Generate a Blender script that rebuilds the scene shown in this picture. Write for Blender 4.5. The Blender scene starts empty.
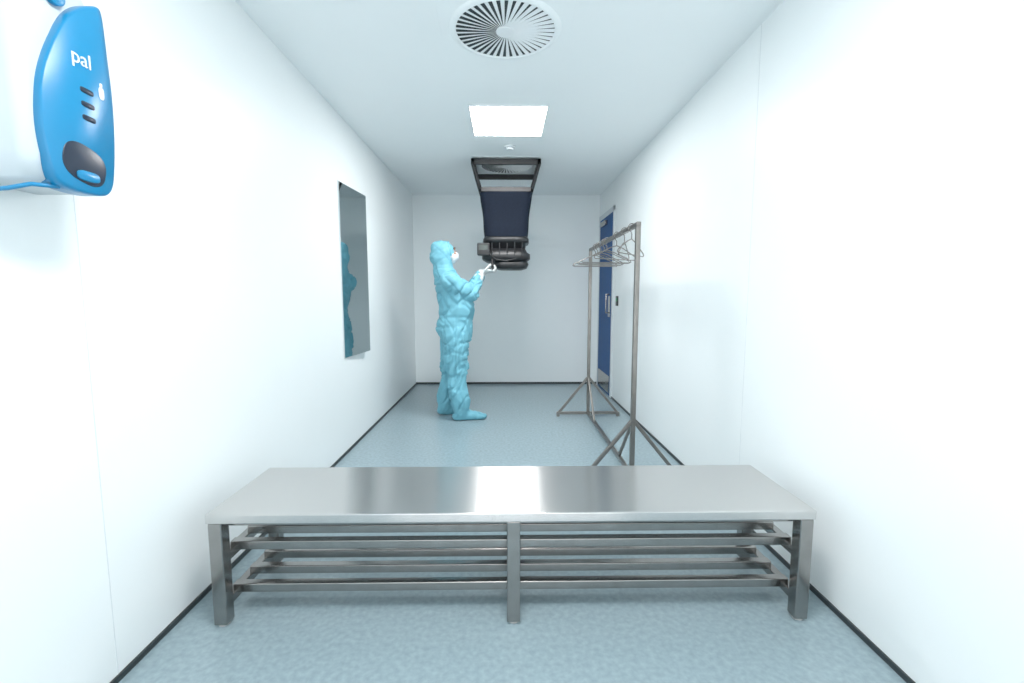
import bpy, bmesh, math, random
from mathutils import Vector, Euler, Matrix, noise
random.seed(4)
SC=bpy.context.scene
COL=bpy.context.collection
try:
    SC.view_settings.view_transform='Standard'
    SC.view_settings.look='None'
    SC.view_settings.gamma=1.12
except Exception as e: print(e)

# ---------------------------------------------------------------- materials
def mat(name,col,rough=.5,metal=0,emit=0,noise_amt=0,nscale=20,stretch=(1,1,1),bump=0,bscale=40,coat=0,spec=.5,aniso=0,sheen=0):
    m=bpy.data.materials.new(name); m.use_nodes=True
    nt=m.node_tree; b=nt.nodes['Principled BSDF']
    b.inputs['Base Color'].default_value=(*col,1)
    b.inputs['Roughness'].default_value=rough
    b.inputs['Metallic'].default_value=metal
    b.inputs['Specular IOR Level'].default_value=spec
    b.inputs['Coat Weight'].default_value=coat
    b.inputs['Anisotropic'].default_value=aniso
    b.inputs['Sheen Weight'].default_value=sheen
    if emit:
        b.inputs['Emission Color'].default_value=(*col,1); b.inputs['Emission Strength'].default_value=emit
    if aniso:
        tg=nt.nodes.new('ShaderNodeTangent'); tg.direction_type='RADIAL'; tg.axis='X'
        nt.links.new(tg.outputs[0],b.inputs['Tangent'])
    tc=nt.nodes.new('ShaderNodeTexCoord'); mp=nt.nodes.new('ShaderNodeMapping')
    mp.inputs['Scale'].default_value=stretch
    nt.links.new(tc.outputs['Object'],mp.inputs[0])
    if noise_amt:
        n=nt.nodes.new('ShaderNodeTexNoise'); n.inputs['Scale'].default_value=nscale; n.inputs['Detail'].default_value=6
        nt.links.new(mp.outputs[0],n.inputs['Vector'])
        r=nt.nodes.new('ShaderNodeValToRGB')
        r.color_ramp.elements[0].position=.3; r.color_ramp.elements[1].position=.7
        r.color_ramp.elements[0].color=(*[c*(1-noise_amt) for c in col],1)
        r.color_ramp.elements[1].color=(*[min(1,c*(1+noise_amt)) for c in col],1)
        nt.links.new(n.outputs[0],r.inputs[0]); nt.links.new(r.outputs[0],b.inputs['Base Color'])
    if bump:
        n=nt.nodes.new('ShaderNodeTexNoise'); n.inputs['Scale'].default_value=bscale; n.inputs['Detail'].default_value=4
        nt.links.new(mp.outputs[0],n.inputs['Vector'])
        bp=nt.nodes.new('ShaderNodeBump'); bp.inputs['Strength'].default_value=bump; bp.inputs['Distance'].default_value=.002
        nt.links.new(n.outputs[0],bp.inputs['Height']); nt.links.new(bp.outputs[0],b.inputs['Normal'])
    return m
M_wall=mat('wall_panel_white',(.868,.915,.924),.40,noise_amt=.01,nscale=2,spec=.35)
M_wallb=mat('wall_panel_back',(.84,.90,.915),.45,noise_amt=.01,nscale=2,spec=.35)
M_ceil=mat('ceiling_white',(.90,.95,.965),.5,noise_amt=.01,nscale=2)
M_floor=mat('vinyl_floor',(.262,.352,.390),.24,noise_amt=.12,nscale=50,bump=.04,bscale=120,spec=.5)
M_base=mat('black_sealant',(.02,.028,.032),.5,noise_amt=.1)
M_seam=mat('panel_joint',(.68,.73,.75),.6,noise_amt=.05)
M_steel=mat('brushed_steel',(.60,.59,.58),.25,metal=1,noise_amt=.04,nscale=30,stretch=(1,40,1),aniso=1.0)
M_steel2=mat('tube_steel',(.30,.29,.28),.22,metal=1,noise_amt=.08,nscale=20)
M_dsteel=mat('rack_steel',(.24,.225,.21),.32,metal=1,noise_amt=.1,nscale=15)
M_rubber=mat('foot_rubber',(.45,.45,.45),.6,noise_amt=.05)
M_light=mat('light_diffuser',(1,1,1),.5,emit=39)
M_white=mat('white_enamel',(.84,.88,.9),.35,noise_amt=.01)
M_dark=mat('dark_void',(.03,.04,.045),.8,noise_amt=.1)
M_black=mat('black_plastic',(.006,.0065,.008),.45,noise_amt=.15)
M_navy=mat('navy_fabric',(.006,.010,.020),.8,noise_amt=.15,nscale=60,bump=.3,bscale=200,spec=.15)
M_suit=mat('coverall_fabric',(.15,.43,.54),.6,noise_amt=.08,nscale=8,bump=.25,bscale=60,spec=.3)
M_glove=mat('glove_latex',(.70,.72,.72),.45,noise_amt=.02)
M_mask=mat('mask_fabric',(.70,.73,.75),.8,noise_amt=.02)
M_skin=mat('skin',(.36,.19,.13),.5,noise_amt=.05)
M_eye=mat('eye_white',(.6,.6,.6),.2,noise_amt=.01)
M_iris=mat('iris_brown',(.05,.025,.015),.2,noise_amt=.1)
M_hair=mat('brow_hair',(.03,.02,.015),.7,noise_amt=.1)
M_mirror=mat('mirror_glass',(.47,.53,.54),.03,metal=1,noise_amt=.01,nscale=3)
M_door=mat('blue_door',(.010,.070,.22),.6,noise_amt=.04,spec=.25)
M_frame=mat('door_frame_grey',(.62,.67,.70),.4,noise_amt=.02)
M_disp=mat('dispenser_white',(.53,.60,.64),.3,noise_amt=.01)
M_blue=mat('dispenser_blue',(.001,.185,.40),.3,noise_amt=.02)
M_dblue=mat('dispenser_recess',(.004,.012,.03),.3,noise_amt=.1)

# ---------------------------------------------------------------- helpers
def link(o,parent=None):
    COL.objects.link(o)
    if parent: o.parent=parent
    return o
def empty(name):
    e=bpy.data.objects.new(name,None); e.empty_display_size=.1; COL.objects.link(e); return e
def from_bm(name,bm,m,parent=None,smooth=False):
    me=bpy.data.meshes.new(name); bmesh.ops.recalc_face_normals(bm,faces=bm.faces); bm.to_mesh(me); bm.free()
    if smooth:
        for p in me.polygons: p.use_smooth=True
    me.materials.append(m)
    return link(bpy.data.objects.new(name,me),parent)
def bevel(o,w,seg=3):
    md=o.modifiers.new('bevel','BEVEL'); md.width=w; md.segments=seg; md.limit_method='ANGLE'
    for p in o.data.polygons: p.use_smooth=True
    wn=o.modifiers.new('wn','WEIGHTED_NORMAL'); wn.keep_sharp=True
def box(name,x0,x1,y0,y1,z0,z1,m,parent=None,bv=0):
    bm=bmesh.new(); bmesh.ops.create_cube(bm,size=1)
    for v in bm.verts: v.co=Vector(((x0+x1)/2+v.co.x*(x1-x0),(y0+y1)/2+v.co.y*(y1-y0),(z0+z1)/2+v.co.z*(z1-z0)))
    o=from_bm(name,bm,m,parent)
    if bv: bevel(o,bv)
    return o
def bar(name,p0,p1,w,h,m,parent=None,bv=.004):
    p0=Vector(p0);p1=Vector(p1); d=p1-p0; L=d.length
    bm=bmesh.new(); bmesh.ops.create_cube(bm,size=1)
    z=d.normalized(); up=Vector((0,0,1)) if abs(z.z)<.95 else Vector((0,1,0))
    x=up.cross(z).normalized(); y=z.cross(x)
    R=Matrix((x,y,z)).transposed()
    for v in bm.verts: v.co=(p0+p1)/2+R@Vector((v.co.x*w,v.co.y*h,v.co.z*L))
    o=from_bm(name,bm,m,parent)
    if bv: bevel(o,bv,2)
    return o
def wire(name,pts,r,m,parent=None,cyclic=False,bez=False):
    c=bpy.data.curves.new(name,'CURVE'); c.dimensions='3D'; c.bevel_depth=r; c.bevel_resolution=3; c.use_fill_caps=True
    s=c.splines.new('POLY'); s.points.add(len(pts)-1)
    for i,p in enumerate(pts): s.points[i].co=(*p,1)
    s.use_cyclic_u=cyclic
    s.use_smooth=True
    o=bpy.data.objects.new(name,c); c.materials.append(m)
    COL.objects.link(o)
    dg=bpy.context.evaluated_depsgraph_get(); me=bpy.data.meshes.new_from_object(o.evaluated_get(dg))
    bpy.data.objects.remove(o)
    for p in me.polygons: p.use_smooth=True
    n=bpy.data.objects.new(name,me)
    return link(n,parent)
def loft(name,rings,m,parent=None,cap=True,smooth=True):
    bm=bmesh.new(); R=[[bm.verts.new(p) for p in r] for r in rings]
    n=len(R[0])
    for a,b in zip(R,R[1:]):
        for i in range(n): bm.faces.new((a[i],a[(i+1)%n],b[(i+1)%n],b[i]))
    if cap: bm.faces.new(R[0][::-1]); bm.faces.new(R[-1])
    return from_bm(name,bm,m,parent,smooth)
def cyl(name,c,r,z0,z1,m,parent=None,n=64,bv=0):
    o=loft(name,[[(c[0]+r*math.cos(2*math.pi*i/n),c[1]+r*math.sin(2*math.pi*i/n),z) for i in range(n)] for z in (z0,z1)],m,parent,smooth=False)
    if bv: bevel(o,bv)
    return o

# ---------------------------------------------------------------- room (end wall behind the camera left out to let in added world fill light)
XL,XR,YB,YF,H=-1.215,1.258,6.15,-2.0,2.525
box('floor',XL-.1,XR+.1,YF-.1,YB+.1,-.1,0,M_floor)
box('ceiling',XL-.1,XR+.1,YF-.1,YB+.1,H,H+.1,M_ceil)
box('wall_left',XL-.1,XL,YF,YB,0,H,M_wall)
box('wall_right',XR,XR+.1,YF,YB,0,H,M_wall)
box('wall_back',XL-.1,XR+.1,YB,YB+.1,0,H,M_wallb)
box('baseboard_left',XL,XL+.008,YF,YB,0,.02,M_base)
box('baseboard_right',XR-.008,XR,YF,5.27,0,.02,M_base)
box('baseboard_back',XL,XR,YB-.008,YB,0,.028,M_base)
for i,(x,y) in enumerate([(XL+.0005,1.335),(XL+.0005,-.9),(XR-.0005,2.35),(XR-.0005,.1)]):
    box('trim_%d'%(i+1),x-.0005,x+.0005,y-.0012,y+.0012,.02,H,M_seam)

# ceiling light panels
def panel(x0,x1,y0,y1,suffix=''):
    e=empty('ceiling_light_panel')
    box('diffuser',x0,x1,y0,y1,H-.006,H-.001,M_light,e)
    for a in ((x0-.012,x0,y0-.012,y1+.012),(x1,x1+.012,y0-.012,y1+.012),(x0,x1,y0-.012,y0),(x0,x1,y1,y1+.012)):
        box('frame',*a,H-.008,H,M_white,e)
panel(-.245,.298,3.33,3.91)
panel(-.27,.27,.55,1.13)

# swirl diffusers
def diffuser(cx,cy):
    e=empty('swirl_air_diffuser')
    box('plate',cx-.32,cx+.32,cy-.32,cy+.32,H-.005,H,M_ceil,e,bv=.002)
    cyl('cavity',(cx,cy),.250,H-.008,H-.004,M_dark,e)
    N=40
    bm=bmesh.new()
    for k in range(N):
        a=2*math.pi*k/N
        vs=[]
        for r,tw,w in ((.045,.0,math.pi/N*.95),(.246,.10,math.pi/N*.52)):
            for s,zz in ((-w,H-.010),(w,H-.014)):
                ang=a+s+tw
                for dz in (0,.0015): vs.append(bm.verts.new((cx+r*math.cos(ang),cy+r*math.sin(ang),zz+dz)))
        for f in ((0,2,6,4),(1,5,7,3),(0,4,5,1),(2,3,7,6),(0,1,3,2),(4,6,7,5)): bm.faces.new([vs[i] for i in f])
    from_bm('blades',bm,M_white,e)
    cyl('hub',(cx,cy),.046,H-.018,H-.006,M_white,e,bv=.004)
    n=64; rings=[]
    for r,z in ((.246,H-.006),(.246,H-.014),(.252,H-.016),(.275,H-.009),(.280,H-.004)):
        rings.append([(cx+r*math.cos(2*math.pi*i/n),cy+r*math.sin(2*math.pi*i/n),z) for i in range(n)])
    loft('rim',rings,M_ceil,e,cap=False)
diffuser(.004,2.415)
diffuser(.01,4.80)
e=empty('smoke_detector')
cyl('base',(.047,4.2),.05,H-.012,H,M_white,e,bv=.003)
cyl('sensor',(.047,4.2),.032,H-.032,H-.012,M_white,e,bv=.008)

# ---------------------------------------------------------------- mirror (its far edge stands slightly off the wall)
e=empty('wall_mirror')
def wedge(name,y0,y1,xa,xb,z0,z1,th,m):
    bm=bmesh.new()
    vs=[bm.verts.new(p) for z in (z0,z1) for p in ((xa-th,y0,z),(xa,y0,z),(xb,y1,z),(xb-th,y1,z))]
    for f in ((0,1,2,3),(4,5,6,7),(0,1,5,4),(1,2,6,5),(2,3,7,6),(3,0,4,7)): bm.faces.new([vs[i] for i in f])
    return from_bm(name,bm,m,e)
wedge('glass',3.42,3.92,XL+.010,XL+.053,.735,2.03,.004,M_mirror)
wedge('backing',3.416,3.925,XL+.006,XL+.049,.73,2.035,.004,M_seam)
for z in (.9,1.85):
    box('bracket',XL,XL+.041,3.87,3.89,z,z+.04,M_seam,e)

# ---------------------------------------------------------------- door
e=empty('door_1')
box('leaf',XR-.010,XR-.001,5.33,6.05,.006,2.17,M_door,e,bv=.002)
box('frame_near',XR-.014,XR,5.27,5.33,0,2.23,M_frame,e,bv=.003)
box('frame_far',XR-.014,XR,6.05,6.10,0,2.23,M_frame,e,bv=.003)
box('frame_head',XR-.014,XR,5.27,6.10,2.17,2.23,M_frame,e,bv=.003)
box('kick_plate',XR-.013,XR-.009,5.38,6.01,.03,.24,M_steel2,e)
box('push_plate',XR-.014,XR-.009,5.40,5.50,.95,1.2,M_steel2,e,bv=.002)
wire('pull_handle',[(XR-.010,5.45,1.0),(XR-.05,5.45,1.0),(XR-.05,5.45,1.22),(XR-.010,5.45,1.22)],.009,M_steel2,e)
box('closer',XR-.05,XR-.010,5.62,5.85,2.06,2.12,M_steel2,e,bv=.006)
e=empty('exit_button')
box('plate',XR-.010,XR+.001,5.05,5.14,1.09,1.20,M_black,e,bv=.004)
box('button',XR-.016,XR-.008,5.075,5.115,1.14,1.18,mat('button_green',(.05,.3,.12),.4,noise_amt=.05),e,bv=.003)

# ---------------------------------------------------------------- bench
e=empty('step_over_bench')
bx0,bx1,by0,by1,bt=-1.064,1.125,1.555,2.005,.430
box('top',bx0,bx1,by0,by1,bt-.036,bt,M_steel,e,bv=.005)
lw=.048
legx=(bx0+.006+lw/2,.03,bx1-.006-lw/2)
yf,yb=by0+.003+lw/2,by1-.010-lw/2
for i,x in enumerate(legx):
    for j,y in enumerate((yf,yb)):
        box('leg_%d'%(i*2+j+1),x-lw/2,x+lw/2,y-lw/2,y+lw/2,.008,bt-.036,M_steel2,e,bv=.004)
        cyl('foot_%d'%(i*2+j+1),(x,y),.019,0,.010,M_rubber,e,n=24)
for z,nm in ((.245,'upper'),(.075,'lower')):
    for i,x in enumerate(legx):
        bar('%s_cross_%d'%(nm,i),(x,yf,z-.0),(x,yb,z-.0),.034,.034,M_steel2,e)
    for k,(y,dz) in enumerate(((yf+.075,0),(yf+.19,0),(yf+.30,0))):
        bar('%s_rail_%d'%(nm,k),(legx[0],y,z+.022),(legx[2],y,z+.022),.034,.034,M_steel2,e)
bar('apron_rear',(legx[0],yb,bt-.055),(legx[2],yb,bt-.055),.03,.03,M_steel2,e)
bar('apron_front',(legx[0],yf+.03,bt-.048),(legx[2],yf+.03,bt-.048),.03,.03,M_steel2,e)

# ---------------------------------------------------------------- garment rack
e=empty('garment_rack')
gx=.83; gy0,gy1,gz=2.88,4.46,1.645
def foot(y,tag):
    bar('upright_'+tag,(gx,y,.02),(gx,y,gz+.012),.030,.030,M_dsteel,e)
    for s in(-1,1):
        bar('brace_%s_%d'%(tag,s),(gx,y,.40),(gx+s*.30,y,.03),.024,.024,M_dsteel,e)
        bar('caster_%s_%d'%(tag,s),(gx+s*.30,y,.0),(gx+s*.30,y,.045),.032,.032,M_dsteel,e)
    bar('base_'+tag,(gx-.31,y,.035),(gx+.31,y,.035),.028,.028,M_dsteel,e)
foot(gy0,'near'); foot(gy1,'far')
bar('hanging_rail',(gx,gy0-.02,gz),(gx,gy1+.02,gz),.028,.028,M_dsteel,e)
bar('floor_rail',(gx,gy0,.035),(gx,gy1,.035),.026,.026,M_dsteel,e)
bar('brace_long_1',(gx,gy0,.40),(gx,gy0+.33,.04),.020,.020,M_dsteel,e)
bar('brace_long_2',(gx,gy1,.40),(gx,gy1-.33,.04),.020,.020,M_dsteel,e)

e=empty('clothes_hangers')
def hanger(y,rot,k):
    pts=[]
    r=.024
    for i in range(13):
        a=math.radians(-30+i*20); pts.append((r*math.cos(a),0,r*math.sin(a)))
    pts+= [(-.012,0,-.03),(0,0,-.045),(0,0,-.075)]
    tri=[(0,0,-.075),(.06,0,-.092),(.20,0,-.155),(.212,0,-.168),(.20,0,-.176),(-.20,0,-.176),(-.212,0,-.168),(-.20,0,-.155),(-.06,0,-.092),(0,0,-.075)]
    R=Matrix.Rotation(rot,3,'Z')
    O=Vector((gx,y,gz+.002))
    hk=[O+Vector((p[0],0,p[2])) if i<13 else O+R@Vector(p) for i,p in enumerate(pts)]
    wire('hook_%d'%k,hk,.0032,M_dsteel,e)
    wire('shoulder_%d'%k,[O+R@Vector(p) for p in tri],.0038,M_dsteel,e)
for k,(y,r) in enumerate([(3.02,.9),(3.2,1.15),(3.42,.5),(3.75,.15),(3.85,-.1),(3.98,.2),(4.12,-.2),(4.22,.1)]): hanger(y,r,k)

# ---------------------------------------------------------------- dispenser
e=empty('hand_sanitizer_dispenser')
def rrect(x0,x1,y0,y1,z,r,n=6):
    pts=[]
    for cx,cy,a0 in ((x1-r,y1-r,0),(x0+r*.2,y1-r*.2,90),(x0+r*.2,y0+r*.2,180),(x1-r,y0+r,270)):
        rr=r if a0 in(0,270) else r*.2
        for i in range(n+1):
            a=math.radians(a0+90*i/n); pts.append((cx+rr*math.cos(a),cy+rr*math.sin(a),z))
    return pts
rings=[]
for z,xf,y0,y1 in ((1.462,-1.075,1.075,1.235),(1.468,-1.058,1.065,1.245),(1.52,-1.048,1.052,1.255),(1.66,-1.045,1.045,1.262),(1.80,-1.048,1.048,1.265),(1.93,-1.06,1.055,1.262),(2.0,-1.08,1.07,1.25),(2.02,-1.11,1.09,1.23)):
    rings.append(rrect(XL,xf,y0,y1,z,.03))
loft('body',rings,M_disp,e)
out=[(1.080,1.69),(1.115,1.78),(1.160,1.86),(1.200,1.902),(1.245,1.930),(1.256,1.925),(1.262,1.812),(1.268,1.713),(1.264,1.60),(1.252,1.50),(1.24,1.465),(1.215,1.452),(1.15,1.450),(1.110,1.455),(1.090,1.475),(1.075,1.54),(1.071,1.612)]
def smooth_loop(p,it=2):
    for _ in range(it):
        q=[]
        for i in range(len(p)):
            a=p[i];b=p[(i+1)%len(p)]
            q.append((a[0]*.75+b[0]*.25,a[1]*.75+b[1]*.25)); q.append((a[0]*.25+b[0]*.75,a[1]*.25+b[1]*.75))
        p=q
    return p
o2=smooth_loop(out)
cy=sum(p[0] for p in o2)/len(o2); cz=sum(p[1] for p in o2)/len(o2)
def sc(x,s): return [(x,cy+(p[0]-cy)*s,cz+(p[1]-cz)*s) for p in o2]
loft('blue_front',[sc(-1.075,1.0),sc(-1.034,1.0),sc(-1.030,.99),sc(-1.027,.97)],M_blue,e)
def oval(name,yc,zc,ry,rz,x0,x1,m,rot=0,p=2,n=40):
    r=[]
    for x,s in ((x0,1),(x1-.0006,1),(x1,.96)):
        ring=[]
        for i in range(n):
            a=2*math.pi*i/n; c,s_=math.cos(a),math.sin(a)
            u=ry*s*math.copysign(abs(c)**(2/p),c); v=rz*s*math.copysign(abs(s_)**(2/p),s_)
            ring.append((x,yc+u*math.cos(rot)-v*math.sin(rot),zc+u*math.sin(rot)+v*math.cos(rot)))
        r.append(ring)
    return loft(name,r,m,e)
oval('nozzle_recess',1.168,1.520,.058,.046,-1.03,-1.0262,M_dblue,rot=-.25,p=2.6)
oval('nozzle',1.172,1.492,.030,.012,-1.03,-1.022,M_blue,p=3)
for i,z in enumerate((1.700,1.667,1.635)): oval('slot_%d'%i,1.190,z,.018,.0065,-1.03,-1.0255,M_dblue,rot=-.03,p=4)
oval('bottle_icon',1.232,1.712,.0075,.015,-1.03,-1.0258,M_mask,p=3)
oval('bottle_icon_cap',1.232,1.732,.0035,.005,-1.03,-1.0258,M_mask,p=4)
oval('lock',1.150,1.898,.024,.022,-1.07,-1.044,M_blue)
wire('drip_edge',[(XL+.002,1.07,1.44),(-1.16,1.062,1.436),(-1.11,1.062,1.440),(-1.07,1.075,1.452),(-1.05,1.12,1.456)],.005,M_blue,e)
t=bpy.data.curves.new('label','FONT'); t.body='pal'; t.size=.048; t.extrude=.0008; t.align_x='CENTER'
to=bpy.data.objects.new('tmp',t); COL.objects.link(to)
me=bpy.data.meshes.new_from_object(to.evaluated_get(bpy.context.evaluated_depsgraph_get())); bpy.data.objects.remove(to)
me.materials.clear(); me.materials.append(M_mask)
lo=link(bpy.data.objects.new('label',me),e)
lo.matrix_world=Matrix(((0,0,1,-1.0262),(1,0,0,1.182),(0,1,0,1.757),(0,0,0,1)))

# ---------------------------------------------------------------- airflow capture hood
e=empty('airflow_capture_hood')
hx,hy=.012,4.80
def sq(hw,hd,z,p=6,n=64,cx=hx,cy=hy):
    r=[]
    for i in range(n):
        a=2*math.pi*(i+.5)/n; c,s=math.cos(a),math.sin(a)
        r.append((cx+hw*math.copysign(abs(c)**(2/p),c),cy+hd*math.copysign(abs(s)**(2/p),s),z))
    return r
def ring_frame(tag,hw,hd,z0,z1,w,m):
    box(tag+'_front',hx-hw,hx+hw,hy-hd,hy-hd+w,z0,z1,m,e,bv=.003)
    box(tag+'_back',hx-hw,hx+hw,hy+hd-w,hy+hd,z0,z1,m,e,bv=.003)
    box(tag+'_left',hx-hw,hx-hw+w,hy-hd,hy+hd,z0,z1,m,e,bv=.003)
    box(tag+'_right',hx+hw-w,hx+hw,hy-hd,hy+hd,z0,z1,m,e,bv=.003)
ring_frame('ceiling_flange',.335,.30,H-.070,H-.016,.035,M_black)
ring_frame('skirt_frame',.262,.235,2.215,2.26,.024,M_black)
for sx in(-1,1):
    for sy in(-1,1):
        bar('strut_%d%d'%(sx,sy),(hx+sx*.322,hy+sy*.287,H-.05),(hx+sx*.252,hy+sy*.225,2.24),.028,.028,M_black,e)
rr=[]
for i in range(15):
    t_=i/14; z=2.25-(2.25-1.77)*t_
    hw=.262+(.215-.262)*t_; hd=.235+(.20-.235)*t_
    w=.004*math.sin(t_*9)
    rr.append(sq(hw+w,hd+w,z,p=7-2*t_))
loft('fabric_skirt',rr,M_navy,e,cap=False)
box('fabric_floor',hx-.2,hx+.2,hy-.18,hy+.18,1.79,1.795,M_black,e)
loft('base_collar',[sq(.222,.207,1.79,5),sq(.232,.215,1.77,5),sq(.232,.215,1.735,5),sq(.205,.19,1.73,5),sq(.195,.18,1.66,5)],M_black,e)
loft('base_throat',[sq(.195,.18,1.68,5),sq(.215,.20,1.64,5),sq(.245,.215,1.62,5),sq(.245,.215,1.575,5),sq(.205,.19,1.55,5)],M_black,e)
loft('sensor_manifold',[sq(.165,.17,1.56,5,cx=hx+.05),sq(.180,.18,1.52,5,cx=hx+.05),sq(.165,.175,1.485,5,cx=hx+.05),sq(.12,.15,1.472,5,cx=hx+.05)],M_black,e)
box('meter',hx-.285,hx-.16,hy-.26,hy-.15,1.60,1.72,M_black,e,bv=.01)
box('meter_screen',hx-.265,hx-.18,hy-.2615,hy-.258,1.65,1.70,mat('lcd',(.05,.065,.06),.2,noise_amt=.05),e)
for i in range(5):
    bar('rib_%d'%i,(hx-.14+i*.075,hy-.206,1.725),(hx-.14+i*.075,hy-.206,1.60),.012,.02,M_black,e)
wire('hose',[(hx-.16,hy-.21,1.60),(hx-.10,hy-.25,1.56),(hx,hy-.25,1.545),(hx+.10,hy-.22,1.57)],.007,M_black,e)
bxh,bzh=-.125,1.485
wire('handle_bar',[(bxh,hy-.10-.19,bzh),(bxh,hy+.16,bzh)],.012,M_black,e)
bar('handle_bracket_1',(bxh,hy-.27,bzh),(bxh,hy-.19,1.60),.02,.02,M_black,e)
bar('handle_bracket_3',(bxh,hy+.15,bzh),(bxh,hy+.13,1.60),.02,.02,M_black,e)
bar('handle_bracket_2',(bxh,hy-.06,bzh),(bxh,hy-.06,1.60),.02,.02,M_black,e)

# ---------------------------------------------------------------- person
PX,PY,YAW=-.50,4.45,math.radians(12)
cY,sY=math.cos(YAW),math.sin(YAW)
def L(u,v,z): return Vector((PX+u*cY-v*sY,PY+u*sY+v*cY,z))
def blob(bm,c,r,R=None):
    res=bmesh.ops.create_icosphere(bm,subdivisions=2,radius=1)
    if not isinstance(r,(tuple,list)): r=(r,r,r)
    for v in res['verts']:
        p=Vector((v.co.x*r[0],v.co.y*r[1],v.co.z*r[2]))
        if R: p=R@p
        v.co=Vector(c)+p
RY=Matrix.Rotation(YAW,3,'Z')
def chain(bm,pts,step=.012,R=None):
    for (a,ra),(b,rb) in zip(pts,pts[1:]):
        a=Vector(a);b=Vector(b)
        ra=Vector(ra if isinstance(ra,tuple) else (ra,)*3); rb=Vector(rb if isinstance(rb,tuple) else (rb,)*3)
        n=max(2,int((b-a).length/step))
        for i in range(n+1):
            t=i/n; blob(bm,a.lerp(b,t),tuple(ra.lerp(rb,t)),R)
def remeshed(name,bm,m,parent,vox,smooth_it=4,disp=None,flat=None):
    me=bpy.data.meshes.new('tmp'); bm.to_mesh(me); bm.free()
    o=bpy.data.objects.new('tmp',me); COL.objects.link(o)
    r=o.modifiers.new('r','REMESH'); r.mode='VOXEL'; r.voxel_size=vox
    s=o.modifiers.new('s','SMOOTH'); s.factor=.5; s.iterations=smooth_it
    me2=bpy.data.meshes.new_from_object(o.evaluated_get(bpy.context.evaluated_depsgraph_get()))
    bpy.data.objects.remove(o)
    if disp:
        no=[v.normal.copy() for v in me2.vertices]
        for v,n in zip(me2.vertices,no): v.co+=n*disp(v.co)
    if flat is not None:
        for v in me2.vertices:
            if v.co.z<flat: v.co.z=flat
    for p in me2.polygons: p.use_smooth=True
    me2.materials.clear(); me2.materials.append(m)
    me2.name=name
    return link(bpy.data.objects.new(name,me2),parent)

P=empty('cleanroom_technician')
bm=bmesh.new()
T=[(.02,.78,.155,.185),(.0,.88,.180,.205),(.015,.98,.172,.20),(.03,1.10,.178,.205),(-.005,1.22,.165,.205),(-.045,1.31,.140,.198),(-.06,1.37,.115,.170),(-.085,1.42,.105,.125),(-.10,1.48,.098,.10),(-.105,1.54,.10,.098)]
chain(bm,[(L(u,0,z),(ru,rv,.05)) for u,z,ru,rv in T],R=RY)
RH=RY@Matrix.Rotation(math.radians(-14),3,'Y')
blob(bm,L(-.098,0,1.608),(.118,.104,.126),RH)
blob(bm,L(-.122,0,1.565),(.108,.100,.10),RH)
blob(bm,L(-.150,0,1.66),(.064,.075,.062),RH)
def leg(v,ku,au,av):
    chain(bm,[(L(.0,v,.84),.135),(L((ku)*.6,v*1.05,.64),.122),(L(ku,v*1.1,.48),.116),(L(ku,v*1.12,.455),.112)])
    chain(bm,[(L(ku,v*1.12,.45),.088),(L(ku-.004,v*1.14,.36),.104),(L(au*.9,av,.20),.092),(L(au,av,.09),.076)])
leg(-.095,.015,.045,-.13); leg(.095,-.02,-.085,.12)
def boot(au,av,toe):
    chain(bm,[(L(au-.035,av,.045),(.055,.045,.05)),(L(au+.07,av,.05),(.06,.048,.055)),(L(au+toe,av-.01,.03),(.055,.048,.036))],R=RY)
boot(.045,-.13,.205); boot(-.085,.12,.195)
wr_n=Vector((bxh-.115,4.60,bzh-.052)); wr_f=Vector((bxh-.115,4.86,bzh-.052))
sh_n=L(-.055,-.175,1.335); sh_f=L(-.055,.175,1.335)
el_n=Vector((-.315,4.36,1.230)); el_f=Vector((-.365,4.76,1.235))
for s,el,w in ((sh_n,el_n,wr_n),(sh_f,el_f,wr_f)):
    wi=el.lerp(w,.88)
    chain(bm,[(s,.094),(s.lerp(el,.5),.088),(el,.080),(el.lerp(w,.5),.066),(wi,.045)])
def cr(n,w):
    k=max(0,1-abs(n)/w); return k*k*(3-2*k)
def folds(p):
    wv=noise.noise(p*3.5)*.10
    a=p.x*.75+p.z*.66+wv; b=-p.x*.66+p.z*.75+wv
    n1=noise.noise(Vector((p.x*5,p.y*5,p.z*6)))
    c1=cr(noise.noise(Vector((a*2.6,p.y*5,b*13))),.16)
    c2=cr(noise.noise(Vector((b*2.6+7,p.y*5,a*12))),.13)
    c3=cr(noise.noise(Vector((p.x*15+3,p.y*15,p.z*2.4+wv*4))),.16)
    k=1.0
    if p.z>1.45: k=.3
    if p.z<.12: k=.35
    lower=min(1,max(0,(1.05-p.z)/.2))
    d=.014*n1-.014*c1-.012*c2*(1-.4*lower)-.014*c3*lower+.005
    d-=.012*math.exp(-((p.z-.435)/.018)**2)
    if p.x<-.33: d-=.008*math.exp(-((p.z-1.0)/.02)**2)
    return d*k
remeshed('coverall',bm,M_suit,P,.0095,6,disp=folds,flat=.003)
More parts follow.
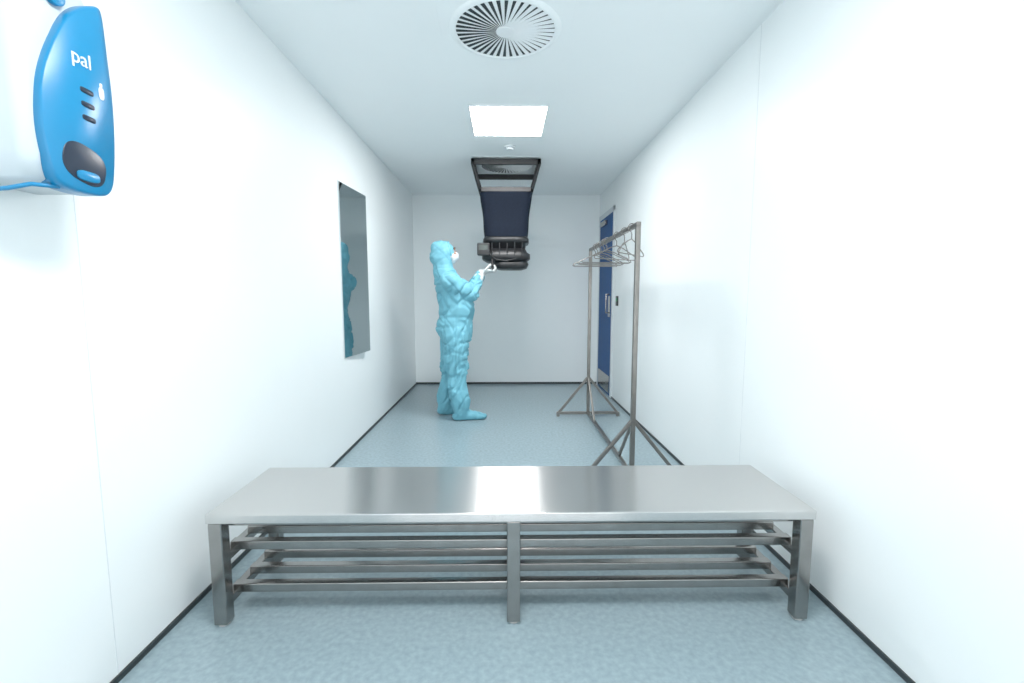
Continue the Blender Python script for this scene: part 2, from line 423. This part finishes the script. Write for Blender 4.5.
# face
bm=bmesh.new()
blob(bm,L(-.078,0,1.602),(.098,.074,.108),RH)
blob(bm,L(-.045,0,1.545),(.060,.052,.05),RH)
chain(bm,[(L(.012,0,1.632),.011),(L(.035,0,1.600),.015)],.006)
for s in(-1,1): blob(bm,L(.012,s*.035,1.598),(.02,.022,.018),RH)
chain(bm,[(L(.010,-.04,1.652),.010),(L(.016,0,1.650),.010),(L(.010,.04,1.652),.010)],.006)
remeshed('face',bm,M_skin,P,.005,3)
for s in(-1,1):
    bm=bmesh.new(); blob(bm,L(.004,s*.032,1.628),.0120); from_bm('eye_%d'%s,bm,M_eye,P,True)
    bm=bmesh.new(); blob(bm,L(.0115,s*.033,1.630),.0065); from_bm('iris_%d'%s,bm,M_iris,P,True)
    wire('eyebrow_%d'%s,[L(.019,s*.016,1.654),L(.017,s*.035,1.659),L(.002,s*.053,1.653)],.004,M_hair,P)
# mask
bm=bmesh.new()
blob(bm,L(.002,0,1.567),(.054,.074,.048),RH); blob(bm,L(.022,0,1.592),(.034,.042,.028),RH); blob(bm,L(-.003,0,1.538),(.044,.056,.03),RH)
blob(bm,L(-.022,0,1.577),(.052,.082,.040),RH)
def pleat(p): return .0010*math.sin(p.z*420)
remeshed('face_mask',bm,M_mask,P,.004,3,disp=pleat)
# hood opening hem (elasticated)
pts=[]
for i in range(28):
    a=2*math.pi*i/28
    q=RH@Vector((.074-.012*abs(math.cos(a)),.078*math.cos(a),.090*math.sin(a)))
    pts.append(L(-.094,0,1.607)+q)
wire('hood_hem',pts,.012,M_suit,P,cyclic=True)
# gloves
def glove(tag,B,side,el):
    bm=bmesh.new()
    def q(x,y,z): return B+Vector((x,side*y,z))
    for yy in (-.030,-.010,.010,.028):
        chain(bm,[(q(-.098,yy*.62,-.046),.0160),(q(-.036,yy,-.028),.0145)],.005)
    for yy,ln,rr_ in ((-.034,1.0,.0105),(-.0115,1.1,.0108),(.0115,1.03,.0103),(.033,.85,.0093)):
        m_=q(-.034,yy,-.027); p1=q(-.034+.046*ln,yy*1.06,-.036); p2=q(.032*ln**.5,yy*1.05,-.011); p3=q(.021,yy,.015*ln)
        chain(bm,[(m_,rr_*1.1),(p1,rr_),(p2,rr_*.95),(p3,rr_*.85)],.004)
    chain(bm,[(q(-.088,-.026,-.042),.017),(q(-.062,-.049,-.022),.013),(q(-.036,-.048,.008),.0112),(q(-.012,-.036,.026),.0100)],.004)
    w=q(-.115,0,-.052)
    chain(bm,[(q(-.100,0,-.048),.028),(w,.033),(w.lerp(el,.30),.052)],.006)
    remeshed('glove_'+tag,bm,M_glove,P,.0034,2)
glove('right',Vector((bxh,4.60,bzh)),1,el_n)
glove('left',Vector((bxh,4.86,bzh)),-1,el_f)

# ---------------------------------------------------------------- world + camera
w=bpy.data.worlds.new('world'); SC.world=w; w.use_nodes=True
w.node_tree.nodes['Background'].inputs[0].default_value=(.94,.98,1,1); w.node_tree.nodes['Background'].inputs[1].default_value=2.9  # added fill light, enters through the open end behind the camera
cam=bpy.data.cameras.new('camera'); co=bpy.data.objects.new('camera',cam); COL.objects.link(co)
cam.lens=16; cam.sensor_width=36; cam.clip_start=.02
f=16/36*1024
co.location=(0,0,1.2)
co.rotation_euler=Euler((math.pi/2-math.atan(45.5/f),0,-math.atan(7/f)),'XYZ')
SC.camera=co
